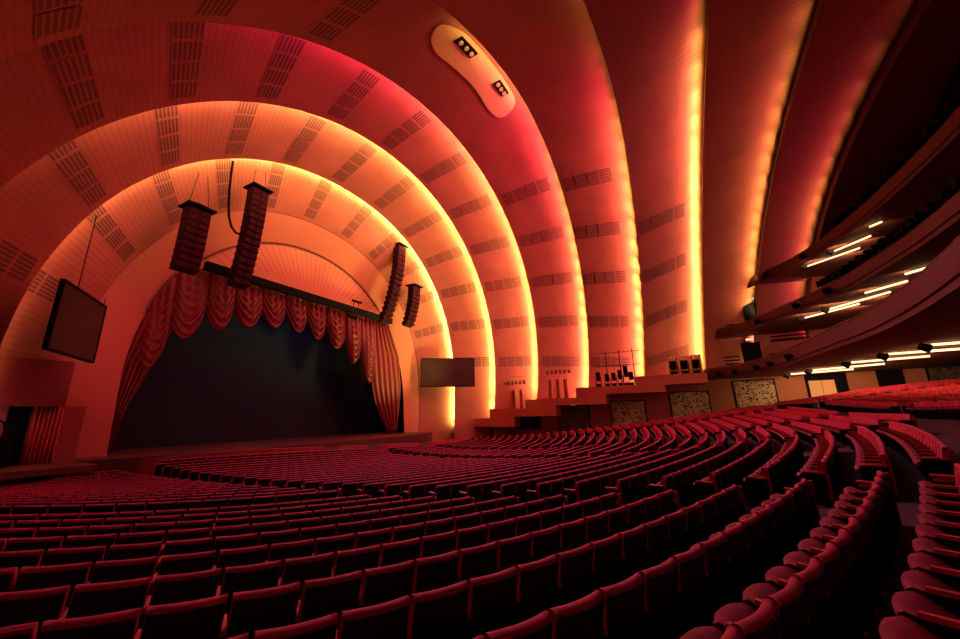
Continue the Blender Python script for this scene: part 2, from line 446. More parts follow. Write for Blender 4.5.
# ------------------------------------------------------------------ seats
def seat_parts(lo=False):
    out = {}
    # back shell, bulging to the rear in the middle
    def panel(w, z0, z1, y0, th, rec, nx, nz, bulge=.035, roll=0):
        m = MB(); P = []
        front = []; back = []
        for ix in range(nx+1):
            x = -w/2+w*ix/nx; b = bulge*(1-(2*x/w)**2)
            fr = []; bk = []
            for iz in range(nz+1):
                v = iz/nz; z = z0+(z1-z0)*v; y = y0-b+rec*(1-v)
                bk.append(Vector((x, y, z))); fr.append(Vector((x, y+th, z)))
            if roll:
                top = bk[-1]; a = [Vector((x, top.y+.004, top.z+roll*.55)), Vector((x, top.y+th*.35, top.z+roll)), Vector((x, top.y+th*.75, top.z+roll*.9)), Vector((x, top.y+th, top.z+roll*.4))]
                ring = bk+a+fr[::-1]
            else: ring = bk+fr[::-1]
            P.append(ring+[ring[0]])
        m.grid(P, flip=False)
        n = len(P[0]); L = (nx)*n
        m.f.append(tuple(range(n-1))[::-1]); m.f.append(tuple(L+k for k in range(n-1)))
        return m
    out['back_shell'] = (panel(.505, .20, .83, -.035, .02, .10, 2 if lo else 6, 1), 'shell')
    out['back_pad'] = (panel(.53, .34, .83, -.018, .085, .075, 2 if lo else 8, 1 if lo else 4, roll=.045), 'velvet')
    # tip-up cushion, folded
    T = Matrix.Translation((0, .16, .37)) @ Matrix.Rotation(math.radians(30), 4, 'X')
    m = MB(); P = []; nn = 1 if lo else 4
    prof = [(.0, -.05), (.0, .05), (.30, .06), (.37, .045), (.40, 0.0), (.37, -.045), (.3, -.06)]
    if lo: prof = [(.0, -.05), (.0, .05), (.36, .05), (.40, 0.0), (.36, -.05)]
    for ix in range(nn+1):
        x = -.235+.47*ix/nn; k = 1-.12*abs(2*ix/nn-1)**3
        r = [T @ Vector((x, a*k, b)) for a, b in prof]; P.append(r+[r[0]])
    m.grid(P); n = len(prof)+1; m.f.append(tuple(range(n-1))[::-1]); m.f.append(tuple(nn*n+k for k in range(n-1)))
    out['seat_cushion'] = (m, 'cushion')
    m = MB(); m.box(.262, .298, -.06, .36, 0, .575)
    if not lo:
        m.box(.255, .305, -.05, .12, 0, .05)
    out['standard'] = (m, 'iron')
    m = MB(); m.box(.255, .305, -.01, .34, .575, .615)
    out['armrest'] = (m, 'trimred')
    return out
HI = seat_parts(); LO = seat_parts(True)
endp = MB().box(-.325, -.285, -.07, .40, 0, .63)
def mesh_of(m, name, ma, sm=False):
    me = bpy.data.meshes.new(name); me.from_pydata(m.v, [], m.f); me.materials.append(M[ma])
    if sm: me.polygons.foreach_set('use_smooth', [True]*len(me.polygons))
    me.update(); return me
HIM = {k: mesh_of(m, k, ma, k in ('back_pad', 'seat_cushion')) for k, (m, ma) in HI.items()}
HIM['end_panel'] = mesh_of(endp, 'end_panel', 'iron')
endt = MB().box(-.335, -.28, -.075, -.02, .12, .84).box(-.335, -.265, -.02, .36, .63, .67)
HIM['end_trim'] = mesh_of(endt, 'end_trim', 'trimred')
# aisles: (x at row 0, x at row 31) for both sides
def aisles(k):
    kk = max(k, 0)
    a0 = np.interp(kk, [0, 1, 3, 7, 10, 12, 31], [9.35, 9.17, 8.85, 8.42, 8.35, 8.95, 9.9])
    a1 = np.interp(kk, [0, 1, 5, 10, 18, 31], [11.2, 11.06, 10.7, 10.3, 10.55, 11.5])
    b0 = np.interp(kk, [0, 31], [20.3, 24.1]); b1 = b0+1.5
    c0 = np.interp(kk, [0, 31], [31.2, 30.3]); c1 = c0+1.5
    d0 = np.interp(kk, [0, 31], [42.2, 42.6]); d1 = d0+1.7
    return [(a0, a1), (b0, b1), (c0, c1), (d0, d1)]
BLK = ['wing block beside the left wall', 'second block from the left wall', 'centre block', 'block right of centre', 'far block by the right wall']
seats = []
PITCH = .565
for k in range(-16, 31):
    r = rad(k); al = aisles(k)
    th0 = -PI/2-math.asin(min(.999, (SP[0]+1.2)/r)); 
    lims = [(-1.0, al[0][0]), (al[0][1], al[1][0]), (al[1][1], al[2][0]), (al[2][1], al[3][0]), (al[3][1], 49.2 if k > -1 else 51.5)]
    for b, (xa, xb) in enumerate(lims):
        if k == 11 and b == 0: continue
        if k in (-3, -4): continue
        if k in (-1, -2) and b == 1 and k == -2: continue
        if k <= -2 and b < 2: continue
        if xb <= xa or abs(xa-SP[0]) > r or abs(xb-SP[0]) > r: continue
        ta = -PI/2+math.asin((xa-SP[0])/r); tb = -PI/2+math.asin((xb-SP[0])/r)
        n = int((tb-ta)*r/PITCH)
        if n < 1: continue
        st = PITCH/r
        if b == 0: start = tb-st*(n-.5)      # flush with the aisle
        else: start = ta+st*.5
        for j in range(n):
            th = start+j*st; x = SP[0]+r*math.cos(th); y = SP[1]+r*math.sin(th)
            if b == 0:
                # keep clear of the stepped left wall
                wl = np.interp(y, [-12, 12, 20, 25.3, 30], [-1.0, -.9, -.2, 2.2, 5.6])
                if x < wl+.4: continue
            if y > 28.0-.0*x: continue
            if math.hypot(x, y) < .62: continue
            z = sf(x, y)-SH
            p = pix((x, y, z+SH))
            if p is None: continue
            if not (-90 < p[0] < 1050 and p[1] < 820): continue
            ang = th+PI/2+PI  # facing circle centre
            idx = (n-1-j) if b == 0 else j
            seats.append(dict(x=x, y=y, z=z, th=th, k=k, b=b, j=j, idx=idx, n=n, d=p[2], end=(j == 0 or j == n-1), last=(j == n-1), inf=(-10 < p[0] < 1045 and p[1] < (655 if p[0] < 970 else 700))))
vis = [s for s in seats if s['inf']]
vis.sort(key=lambda s: s['d'])
near = vis[:300]; nid = set(id(s) for s in near)
ORD = ['first','second','third','fourth','fifth','sixth','seventh','eighth','ninth','tenth','eleventh','twelfth','thirteenth','fourteenth','fifteenth','sixteenth','seventeenth','eighteenth','nineteenth','twentieth']
def ordn(n):
    if n <= 20: return ORD[n-1]
    t = {2: 'twenty', 3: 'thirty', 4: 'forty', 5: 'fifty', 6: 'sixty', 7: 'seventy', 8: 'eighty', 9: 'ninety'}[n//10]
    return t+'-'+ORD[n % 10-1] if n % 10 else {20:'twentieth',30:'thirtieth',40:'fortieth',50:'fiftieth',60:'sixtieth'}[n]
def slope(s):
    fy = Vector((-math.cos(s['th']), -math.sin(s['th']), 0)); fx = Vector((fy.y, -fy.x, 0))
    return (sf(s['x']+fx.x*.25, s['y']+fx.y*.25)-sf(s['x']-fx.x*.25, s['y']-fx.y*.25))/.5
def seat_matrix(s):
    # local +Y faces circle centre
    fy = Vector((-math.cos(s['th']), -math.sin(s['th']), 0)); fx = Vector((fy.y, -fy.x, 0))
    return fx, fy
for s in near:
    fx, fy = seat_matrix(s)
    o = bpy.data.objects.new('theatre_seat', None); C.objects.link(o); o.empty_display_size = .1
    sl_ = slope(s); o.location = (s['x']+fx.x*SH*sl_, s['y']+fx.y*SH*sl_, s['z']+SH*sl_*sl_/2); o.rotation_euler = (0, -math.atan(sl_), math.atan2(fx.y, fx.x))
    row = s['k']+2
    where = ('counting from the aisle', 'counting from the aisle on its left', 'counting from the second aisle', 'counting from the third aisle', 'counting from the last aisle')[s['b']]
    blk = ('left block', 'second block', 'third block', 'fourth block', 'last block')[s['b']]
    o['label'] = f"crimson tip-up seat, {ordn(row)} row from the camera, {blk}, {ordn(s['idx']+1)} seat in from its aisle"
    o['category'] = 'seat'; o['group'] = 'crimson theatre seats in curved rows'
    for k, me in HIM.items():
        if k.startswith('end_') and not s['end']: continue
        c = bpy.data.objects.new(k, me); C.objects.link(c); c.parent = o
        if k.startswith('end_') and s['last'] and not s['j'] == 0:
            c.location = (.61, 0, 0)
far = [s for s in seats if id(s) not in nid]
def joined(keys):
    V = []; Fc = []; mi = []; off = 0
    tmpl = []; mats = {'velvet': 0, 'shell': 1, 'iron': 2, 'trimred': 3, 'cushion': 4}
    for k in keys:
        m, ma = LO[k]; tmpl.append((np.array(m.v), m.f, mats[ma]))
    ev = [(np.array(endp.v), endp.f, 2), (np.array(endt.v), endt.f, 3)]
    for s in far:
        fx, fy = seat_matrix(s); Rm = np.array([[fx.x, fx.y, slope(s)], [fy.x, fy.y, 0], [0, 0, 1]])
        T = np.array([s['x'], s['y'], s['z']])
        use = list(tmpl)
        if s['end']:
            for e0, ef, eq in ev:
                e = e0.copy()
                if s['last'] and s['j']: e[:, 0] += .61
                use.append((e, ef, eq))
        for v, f, q in use:
            V.append(v@Rm+T); Fc += [tuple(i+off for i in ff) for ff in f]; mi += [q]*len(f); off += len(v)
    me = bpy.data.meshes.new('theatre_seats'); me.from_pydata(np.concatenate(V).tolist(), [], Fc)
    for a in ('velvet', 'shell', 'iron', 'trimred', 'cushion'): me.materials.append(M[a])
    me.polygons.foreach_set('material_index', mi); me.update()
    return me
me = joined(['back_shell', 'back_pad', 'seat_cushion', 'standard', 'armrest'])
o = bpy.data.objects.new('theatre_seats', me); C.objects.link(o)
tag(o, 'the many crimson theatre seats filling the distant curved rows toward stage and right wall', 'seats', 'crimson theatre seats in curved rows', 'stuff')
print('seats', len(seats), 'far', len(far), 'near max depth', near[-1]['d'])

# low rail in front of the first row
for n, (xa, xb) in enumerate([(11.6, 21.0), (22.0, 24.4), (25.6, 30.5), (32, 41)]):
    m = MB(); r = rad(31.1); P = []
    ta = -PI/2+math.asin((xa-SP[0])/r); tb = -PI/2+math.asin((xb-SP[0])/r)
    for k in range(25):
        th = ta+(tb-ta)*k/24; row = []
        for dr, dz in ((0, 0), (0, .95), (-.12, .95), (-.12, 0)):
            x = SP[0]+(r+dr)*math.cos(th); y = SP[1]+(r+dr)*math.sin(th); row.append(Vector((x, y, sf(x, y)-SH+dz)))
        P.append(row+[row[0]])
    o = m.grid(P).build('orchestra_rail', M['apron'])
    tag(o, ('long red rail panel before the first row, nearest the left aisle', 'short red rail panel before the first row, second from the left', 'red rail panel before the centre of the stage', 'red rail panel before the first row, farthest to the right')[n], 'rail', 'red rail panels in front of the first row')

# ------------------------------------------------------------------ right wall, stepped platforms
WX = 53.6
RY0, RY1 = -25, 34.5
o = MB().box(WX, WX+.3, RY0, -1.5, -4, 4.6).build('wall_right', M['wallwarm']); struct(o)
for ya, yb, zt in ((34.5, 21.5, -1.6), (21.5, 15.45, -.2), (15.45, 8.9, 1.15), (8.9, 2.05, 2.35), (2.05, -1.5, 3.15)):
    o = MB().box(52.3, WX+.3, yb, ya, -5.5, zt).build('wall_right_lower', M['wallred']); struct(o)
# upper right wall behind the balconies
o = MB().box(WX+.6, WX+.9, RY0, -7.4, 4.6, 17.3).build('wall_right_upper', M['wallred']); struct(o)
# stepped parapets (choral stairs)
steps = [(27.5, 21.5, -1.6, -.15), (21.5, 15.45, -.3, 1.0), (15.45, 8.9, 1.05, 2.25), (8.9, 2.05, 2.25, 3.35), (2.05, -2.6, 3.0, 4.25)]
ys_ = None
for n, (ya, yb, zb, zt) in enumerate([(33.5, 25.3, -1.65, -.45), (25.3, 21.5, -1.65, .8), (21.5, 19.7, -.3, .8), (19.7, 15.45, -.3, 1.95), (15.45, 12.6, 1.05, 1.95), (12.6, 8.9, 1.05, 3.2), (8.9, 5.2, 2.25, 3.2), (5.2, 2.05, 2.25, 4.2), (2.05, -2.4, 3.05, 4.2)]):
    pl = MB().box(50.0, 54.6, yb, ya, zb, zt)
    o = pl.build('wall_choral_stair', M['ledge']); struct(o)
# lower-wall murals, vents, doors (y0,y1,z0,z1)
def on_wall(name, y0, y1, z0, z1, ma, x=52.3, dep=.08, label=None, cat=None, group=None, frame='black', kind=None):
    e = empty(name, (x, (y0+y1)/2, z0))
    MB().box(-dep, 0, (y0-y1)/2, (y1-y0)/2, 0, z1-z0).build('panel', M[ma], e)
    t = .12
    f = MB()
    f.box(-dep-.05, .0, (y0-y1)/2-t, (y0-y1)/2, -t, z1-z0+t).box(-dep-.05, .0, (y1-y0)/2, (y1-y0)/2+t, -t, z1-z0+t)
    f.box(-dep-.05, .0, (y0-y1)/2, (y1-y0)/2, z1-z0, z1-z0+t).box(-dep-.05, .0, (y0-y1)/2, (y1-y0)/2, -t, 0)
    f.build('frame', M[frame], e)
    tag(e, label, cat, group, kind)
    return e
on_wall('vent_grille', 18.6, 22.0, -1.9, -.45, 'black', label='plain black rectangular vent low on the red wall below the lowest stair step', cat='vent')
G = 'patterned murals along the lower right wall'
on_wall('mural_panel', 11.7, 15.7, -2.2, .95, 'mosaicdark', label='dark patterned mural panel nearest the stage below the stepped ledge', cat='mural', group=G)
on_wall('mural_panel', 4.7, 8.7, -1.9, 1.3, 'mosaic', label='light and dark patterned mural panel below the lamp platform', cat='mural', group=G)
on_wall('mural_panel', -2.3, 1.7, -1.3, 2.15, 'mosaic', label='patterned mural panel at the foot of the lowest balcony end', cat='mural', group=G)
on_wall('mural_panel', -8.9, -5.1, -.6, 3.2, 'mosaic', x=WX, label='large patterned mural panel under the lowest balcony', cat='mural', group=G)
e = on_wall('shuttered_opening', -15.0, -11.8, .9, 3.5, 'black', x=WX, label='dark opening with pale glowing shutters under the lowest balcony', cat='opening')
for n, yy in enumerate((.95, -.15)):
    MB().box(-.2, -.1, yy-.52, yy+.52, .1, 2.0).build('shutter', emit('shutter_glow', (1, .33, .08, 1), .85) if n == 0 else bpy.data.materials['shutter_glow'], e)
on_wall('doorway', -19.3, -17.6, 1.0, 3.75, 'black', x=WX, label='tall dark doorway in the tan wall below the long tube lights', cat='doorway')
on_wall('mural_panel', -24.2, -21.2, 1.2, 4.1, 'mosaicdark', x=WX, label='dim dark mural panel at the far right end of the wall', cat='mural', group=G)

cu = bpy.data.curves.new('lettering', 'FONT'); cu.body = 'EXIT'; cu.size = .30; cu.align_x = 'CENTER'; cu.align_y = 'CENTER'; cu.extrude = .005
t_ = bpy.data.objects.new('lettering_source', cu); C.objects.link(t_); bpy.context.view_layer.update()
EXITME = bpy.data.meshes.new_from_object(t_.evaluated_get(bpy.context.evaluated_depsgraph_get())); EXITME.materials.clear(); EXITME.materials.append(M['exitglow'])
bpy.data.objects.remove(t_); bpy.data.curves.remove(cu)
def exit_sign(x, y, z, label):
    e = empty('exit_sign', (x, y, z))
    MB().box(-.16, 0, -.42, .42, 0, .34).build('housing', M['black'], e)
    MB().box(-.18, -.16, -.38, .38, .04, .30).build('face', M['exitface'], e)
    t = bpy.data.objects.new('lettering', EXITME); C.objects.link(t); t.parent = e
    t.location = (-.19, 0, .17); t.rotation_euler = (PI/2, 0, -PI/2)
    tag(e, label, 'sign', 'lit exit signs on the right wall')
exit_sign(52.2, 13.7, 1.0, 'small exit sign above the dark mural nearest the stage')
exit_sign(WX, -13.6, 3.6, 'exit sign above the glowing shutters under the lowest balcony')
exit_sign(WX, -18.5, 4.0, 'exit sign above the tall dark doorway on the tan wall')
exit_sign(WX-.5, -7.4, 7.75, 'exit sign over the lowest balcony side door')
exit_sign(WX-.5, -8.2, 12.6, 'exit sign over the middle balcony side door')
exit_sign(WX-.5, -9.3, 17.4, 'exit sign over the upper balcony side door')
exit_sign(WX-.5, -15.9, 20.4, 'highest exit sign, in the red glow by the last arch')
for n, (y0, y1, z0, z1, lab) in enumerate([(-8.3, -6.5, 5.2, 7.6, 'black side door at the end of the lowest balcony'), (-9.1, -7.4, 9.8, 12.4, 'black side door at the end of the middle balcony'), (-10.3, -8.8, 15.2, 17.2, 'black side door at the end of the upper balcony'), (-17.2, -15.6, 19.0, 20.2, 'black side hatch below the highest exit sign')]):
    e = empty('side_door', (WX-.02, (y0+y1)/2, z0))
    MB().box(-.5, 0, (y0-y1)/2, (y1-y0)/2, 0, z1-z0).build('door_leaf', M['black'], e, bevel=.03)
    MB().box(-.56, -.5, (y1-y0)/2-.3, (y1-y0)/2-.2, (z1-z0)*.4, (z1-z0)*.55).build('handle', M['iron'], e)
    tag(e, lab, 'door', 'black side doors of the balconies')
# dark slot vents in pairs on the right wall
sl = [(-4.6, -6.2, 5.2, 'lowest'), (-9.0, -13.5, 5.6, 'lowest'), (-4.6, -6.2, 9.9, 'middle'), (-9.8, -14.0, 10.0, 'middle'), (-4.8, -6.6, 15.0, 'upper'), (-11, -15, 15.0, 'upper'), (-9.5, -13, 7.6, 'lowest ')]
for n, (ya, yb, z, w) in enumerate(sl):
    e = empty('slot_vent', (WX, (ya+yb)/2, z)); h = abs(ya-yb)/2
    for q in range(3 if n % 2 == 0 else 2):
        MB().box(-.07, 0, -h, h, q*.42, q*.42+.16).build('slot', M['black'], e)
    side = ('short set of dark slots in the red wall before the %s balcony door' if h < 1.2 else 'long pair of dark slots in the wall above the %s balcony rail') % w.strip()
    if n == 6: side = 'long slots in the wall just beneath the middle balcony'
    tag(e, side, 'vent', 'dark slot vents on the right wall')

# ------------------------------------------------------------------ balconies
B1 = [(54, -1.6), (51.5, -4.0), (49.6, -5.4), (46.0, -6.9), (42.4, -7.7), (36, -8.2), (30.7, -8.5), (26.4, -8.8), (21.2, -8.5), (15.8, -7.7), (10, -6.5), (3.2, -5.0), (-1.8, -2.5)]
B2 = [(54, -3.8), (50.5, -6.9), (45, -9.0), (40.6, -10.6), (36.5, -11.6), (31, -12.2), (26.4, -12.4), (18, -12.0), (10, -10.6), (2.5, -7.0), (-1.8, -4)]
B3 = [(54, -5.9), (52, -8.0), (48.2, -10.8), (44, -12.4), (38, -13.6), (32, -14.2), (26.4, -14.4), (18, -14), (8, -12), (2, -8), (-1.8, -6)]
def smooth_poly(pts, n=60):
    xs = [p[0] for p in pts]; out = []
    # Catmull-Rom
    q = [pts[0]]+pts+[pts[-1]]
    for i in range(1, len(q)-2):
        for k in range(6):
            t = k/6; a, b, c, d = (np.array(q[j]) for j in (i-1, i, i+1, i+2))
            out.append(tuple(.5*((2*b)+(-a+c)*t+(2*a-5*b+4*c-d)*t*t+(-a+3*b-3*c+d)*t**3)))
    out.append(pts[-1]); return out
for n, (B, zs, zt, lab) in enumerate([(B1, 3.55, 4.75, 'lowest'), (B2, 8.45, 9.5, 'middle'), (B3, 13.78, 14.9, 'upper')]):
    S = smooth_poly(B)
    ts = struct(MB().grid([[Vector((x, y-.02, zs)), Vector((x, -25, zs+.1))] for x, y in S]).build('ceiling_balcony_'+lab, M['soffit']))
    MB().grid([[Vector((x, y-.6, zs+.45)), Vector((x, y-4, zs+1.0)), Vector((x, -25, zs+4.2))] for x, y in S]).build('balcony_deck', M['carpet'], ts)
    e = empty('balcony', (S[0][0], S[0][1], zs)); O = Vector(e.location)
    prof = [(0, 0), (0.0, .25), (.08, .3), (.10, zt-zs-.12), (.02, zt-zs-.1), (.02, zt-zs), (-.3, zt-zs), (-.3, .3)]
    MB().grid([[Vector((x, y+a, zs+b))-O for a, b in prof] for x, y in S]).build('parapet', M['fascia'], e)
    MB().tube([Vector((x, y-.1, zt+.10))-O for x, y in S], .05, 6).build('handrail', M['steel'], e)
    tag(e, f'long curved dark red front of the {lab} balcony sweeping from the right wall', 'balcony', 'curved balcony fronts')
    # round black lamps on the front
    for q in ((6, 12, 18, 23, 28) if n == 0 else (9, 16, 22) if n == 1 else (10, 17)):
        x, y = S[q]
        s_ = empty('balcony_spotlight', (x, y+.12, zs+.55))
        MB().tube([(0, -.03, 0), (0, .12, 0)], .05, 6).build('bracket', M['iron'], s_)
        MB().tube([(0, .1, .0), (0, .5, -.12)], [.22, .28], 12).build('lamp_body', M['black'], s_)
        tag(s_, f'round black spotlight number {ORD[(6,12,18,23,28).index(q)] if n==0 else ORD[(9,16,22).index(q)] if n==1 else ORD[(10,17).index(q)]} from the wall on the {lab} balcony front'.replace('number ', ''), 'spotlight', 'round spotlights on the balcony fronts')
# a long run of dark spotlights standing on the middle and upper rails
rs = random.Random(3)
for n, (B, zt, lab, rng) in enumerate([(B2, 9.5, 'middle', range(20, 40)), (B3, 14.9, 'upper', range(22, 40))]):
    S = smooth_poly(B)
    for q, i in enumerate(rng):
        x, y = S[i]; 
        s_ = empty('rail_spotlight', (x, y-.1, zt+.05))
        MB().tube([(0, 0, 0), (0, 0, .25)], .04, 6).build('yoke', M['iron'], s_)
        a = rs.uniform(-.3, .3)
        MB().tube([(a*.5, -.25, .45), (-a*.5, .35, .38)], [.2, .26], 10).build('lamp_body', M['black'], s_)
        tag(s_, f'black spotlight on the {lab} balcony rail, {ordn(q+1)} of the run counting from the right wall', 'spotlight', f'spotlights along the {lab} balcony rail')
# tube lights under the balconies
tubes = {
 'lowest': (3.42, [((49.22, -9.74), (46.9, -13.9)), ((45.44, -10.68), (42.87, -14.67)), ((39.77, -11.76), (38.45, -15.58)), ((35.06, -12.34), (34.7, -16.2)), ((31.3, -12.9), (31.1, -16.8))]),
 'middle': (8.33, [((45.12, -10.93), (41.42, -13.68)), ((42.15, -12.01), (38.27, -14.5)), ((37.55, -12.9), (35.44, -14.41)), ((33.41, -13.59), (32.33, -14.4))]),
 'upper': (13.6, [((46.01, -12.27), (42.93, -15.2)), ((42.61, -13.44), (40.18, -15.07)), ((37.97, -14.34), (37.34, -14.82))])}
for lab, (z, T) in tubes.items():
    for n, (a, b) in enumerate(T):
        A = Vector((a[0], a[1], z)); B_ = Vector((b[0], b[1], z))
        e = empty('tube_light', A)
        MB().tube([(0, 0, 0), B_-A], .075, 8).build('tube', M['tube'], e)
        d = (B_-A).normalized(); 
        MB().tube([Vector((0, 0, .09)), B_-A+Vector((0, 0, .09))], .03, 4).build('batten', M['black'], e)
        tag(e, f'warm white tube light under the {lab} balcony, {ORD[n]} in the run from the right wall', 'light', f'tube lights under the {lab} balcony')
        tl_ = area('tube_lamp', (A+B_)/2-Vector((0, 0, .1)), (A+B_)/2+Vector((3, -.4, -1.6)), (B_-A).length, .1, 55*(B_-A).length, (1, .5, .2))
        if lab == 'lowest' or n < 2:
            s_ = empty('ceiling_spotlight', A+Vector((-.4, .5, -.05)))
            MB().tube([(0, 0, .12), (0, 0, 0)], .05, 6).build('stem', M['iron'], s_)
            MB().tube([(0, .18, -.02), (0, -.22, -.22)], [.2, .25], 12).build('lamp_body', M['black'], s_)
            tag(s_, f'black spotlight at the near end of the {ORD[n]} tube light under the {lab} balcony', 'spotlight', 'spotlights hung beside the tube lights')

# rear wall and rear roof: dark
o = MB().box(-3.4, 54.5, -25.4, -25.0, -4, 26).build('wall_rear', M['void']); struct(o)
o = MB().grid([[Vector((x, y, 22.5-.02*(x-26)**2+ (y+18.5)*.15)) for y in (-25, -21, -18.5)] for x in [-2+2*k for k in range(29)]]).build('ceiling_rear', M['void']); struct(o)

# ------------------------------------------------------------------ screens
def screen(p1, p2, zb1, zt1, label, wire_up):
    x1, y1 = p1; x2, y2 = p2
    e = empty('projection_screen', (x1, y1, zb1)); w = math.hypot(x2-x1, y2-y1); e.rotation_euler = (0, 0, math.atan2(y2-y1, x2-x1))
    h = zt1-zb1
    MB().box(0, w, 0, .12, 0, h).build('screen_surface', M['screen'], e)
    f = MB().box(-.05, .05, -.05, .16, -.05, h+.05).box(w-.05, w+.05, -.05, .16, -.05, h+.05).box(.05, w-.05, -.05, .16, h-.05, h+.05).box(.05, w-.05, -.05, .16, -.05, .05)
    f.build('frame', M['black'], e)
    for k in (.3, .96):
        MB().tube([(w*k, .05, h), (w*k, .05, h+wire_up*(1 if k < .5 else .1))], .025, 5).build('hanging_wire', M['iron'], e)
    tag(e, label, 'screen')
screen((6.05, 27.35), (9.1, 31.8), 3.6, 7.15, 'dark blank screen hanging at an angle before the left arches', 4.5)
screen((43.0, 32.4), (47.5, 26.35), 3.98, 7.95, 'dark blank rectangular screen on the right beside the stage arch', 1.0)

# ------------------------------------------------------------------ loudspeaker arrays
def array(x, y, zt, zb, n, w, curve, label, face=0.):
    e = empty('line_array', (x, y, zb)); h = (zt-zb)/n
    for k in range(n):
        v = (n-1-k)/(n-1)   # 1 at top
        u = 1-v
        yy = curve*(u**2); tilt = -math.atan(2*curve*u/(zt-zb))
        T = Matrix.Translation((0, yy, h*(n-1-k)+h*.5)) @ Matrix.Rotation(tilt, 4, 'X')
        c = MB()
        c.box(-w/2, w/2, -.35, .55, -h*.49, h*.49, T)
        b = c.build('speaker_box', M['speaker'], e, bevel=.015)
        g = MB()
        for s_ in (-1, 1):
            g.box(s_*w*.27-w*.19, s_*w*.27+w*.19, -.39, -.35, -h*.36, h*.36, T)
        g.build('speaker_grille', M['grillcloth'], b)
    H = zt-zb
    f = MB().box(-w/2-.2, w/2+.2, -.7, .9, H+.08, H+.2).tube([(-w/2, -.6, H+.2), (0, 0, H+.6), (w/2, -.6, H+.2)], .04, 5)
    f.build('rigging_frame', M['black'], e)
    f = MB()
    for s_ in (-1, 1): f.tube([(s_*w*.45, 0, H+.2), (s_*w*.2, .2, H+3.2)], .025, 5)
    f.build('suspension_cable', M['iron'], e)
    m = MB().tube([(-w/2-.12, -.1, H*.38), (w/2+.12, -.1, H*.38)], .04, 5); m.build('tie_bar', M['steel'], e)
    tag(e, label, 'loudspeaker', 'hanging loudspeaker arrays')
array(12.75, 31, 15.6, 10.8, 9, 1.55, .35, 'shorter black hanging loudspeaker array at the left above the stage arch')
array(17.0, 31, 19.7, 11.0, 15, 1.4, 1.0, 'tallest black hanging loudspeaker array, second from the left')
array(36.1, 31, 22.0, 12.0, 15, 1.45, 2.1, 'curved black hanging loudspeaker array at the right end of the truss')
array(39.4, 31, 17.3, 12.0, 9, 1.6, .9, 'short black hanging loudspeaker array farthest to the right')
# loose cable looping down to the tall array
pts = []
for px, py in [(233, 161), (231, 175), (229.5, 190), (228.5, 205), (229, 217), (231.5, 227), (236, 233), (241, 234.5), (246, 231), (248.5, 224), (250, 216)]:
    d = FW*F+R2*(px-480)-U2*(py-319.5); pts.append(d*(30.4/d.y))
o = MB().tube(pts, .09, 6).build('loose_cable', M['black'], smooth=True)
tag(o, 'black cable looping down beside the tall loudspeaker array', 'cable')

# ------------------------------------------------------------------ side portals by the stage
# left portal: red box above, opening, side curtains
o = MB().box(1.2, 8.15, 31.0, 33.2, .95, 3.45).build('wall_left_portal', M['boxred']); struct(o)
o = MB().box(8.3, 9.2, 31.6, 33.3, -2.1, .95).build('wall_left_pier', M['wallred']); struct(o)
def pleats(name, x0, x1, y, z0, z1, ma, label, n=7, amp=.12):
    P = []
    for k in range(n*8+1):
        u = k/(n*8); P.append([Vector((x0+(x1-x0)*u, y+amp*math.sin(u*n*2*PI), z)) for z in (z0, (z0+z1)/2, z1)])
    o = MB().grid(P).build(name, M[ma], smooth=True, solid=.02); tag(o, label, 'curtain'); return o
pleats('side_curtain', 7.1, 8.3, 31.6, -2.1, .95, 'orangecurtain', 'narrow orange pleated curtain beside the left stage portal')
o = MB().box(2.6, 7.1, 31.9, 32.1, -2.1, .95).build('wall_left_dark_opening', M['black']); struct(o)  # black panel standing in for the darkness of the portal opening
o = MB().box(-2.0, 9.0, 27.6, 32, -2.4, -2.1).build('floor_left_stage', M['stagefloor']); struct(o)
e = empty('equipment_rack', (6.0, 31.3, -2.1))
MB().box(-.5, .6, -.3, .4, 0, 1.5).build('cabinet', M['black'], e, bevel=.03)
MB().box(-.35, .1, -.34, -.3, .9, 1.3).build('control_face', M['white'], e)
MB().tube([(.3, -.2, 1.5), (.1, -.2, 2.2), (-.3, -.3, 2.5)], .05, 6).build('arm', M['black'], e)
MB().tube([(-.3, -.3, 2.6), (-.5, -.5, 2.45)], [.12, .2], 10).build('lamp_head', M['worklamp'], e)
tag(e, 'black equipment rack with a small bright work lamp in the left portal', 'equipment')
# right portal
e = empty('equipment_rack', (48.0, 33.2, -2.1))
MB().box(-.8, .8, -.3, .4, 0, 1.1).build('cabinet', M['black'], e, bevel=.03)
MB().box(-.7, .7, -.5, -.3, 1.1, 1.35).build('shelf', M['white'], e); MB().box(-.6, .4, -.5, -.3, 1.7, 1.95).build('shelf', M['white'], e); MB().box(-.5, .6, -.5, -.3, 2.3, 2.7).build('shelf', M['white'], e)
MB().box(.7, .8, -.45, -.3, 0, 2.7).box(-.8, -.7, -.45, -.3, 0, 2.7).build('frame', M['black'], e)
tag(e, 'rack of white gear standing in the lit right stage portal', 'equipment')
pw = [(40.2, -2.1), ]
# lamp standing by the right portal
e = empty('floor_lamp', (50.3, 31.0, -2.1))
MB().tube([(0, 0, 0), (0, 0, 1.2)], .05, 6).build('pole', M['steel'], e)
MB().tube([(0, 0, 1.2), (0, 0, 2.3)], [.22, .12], 10).build('lamp_shade', emit('amber_lamp_glow', (1, .45, .15, 1), 3), e)
tag(e, 'small glowing amber lamp beside the right stage portal', 'lamp')

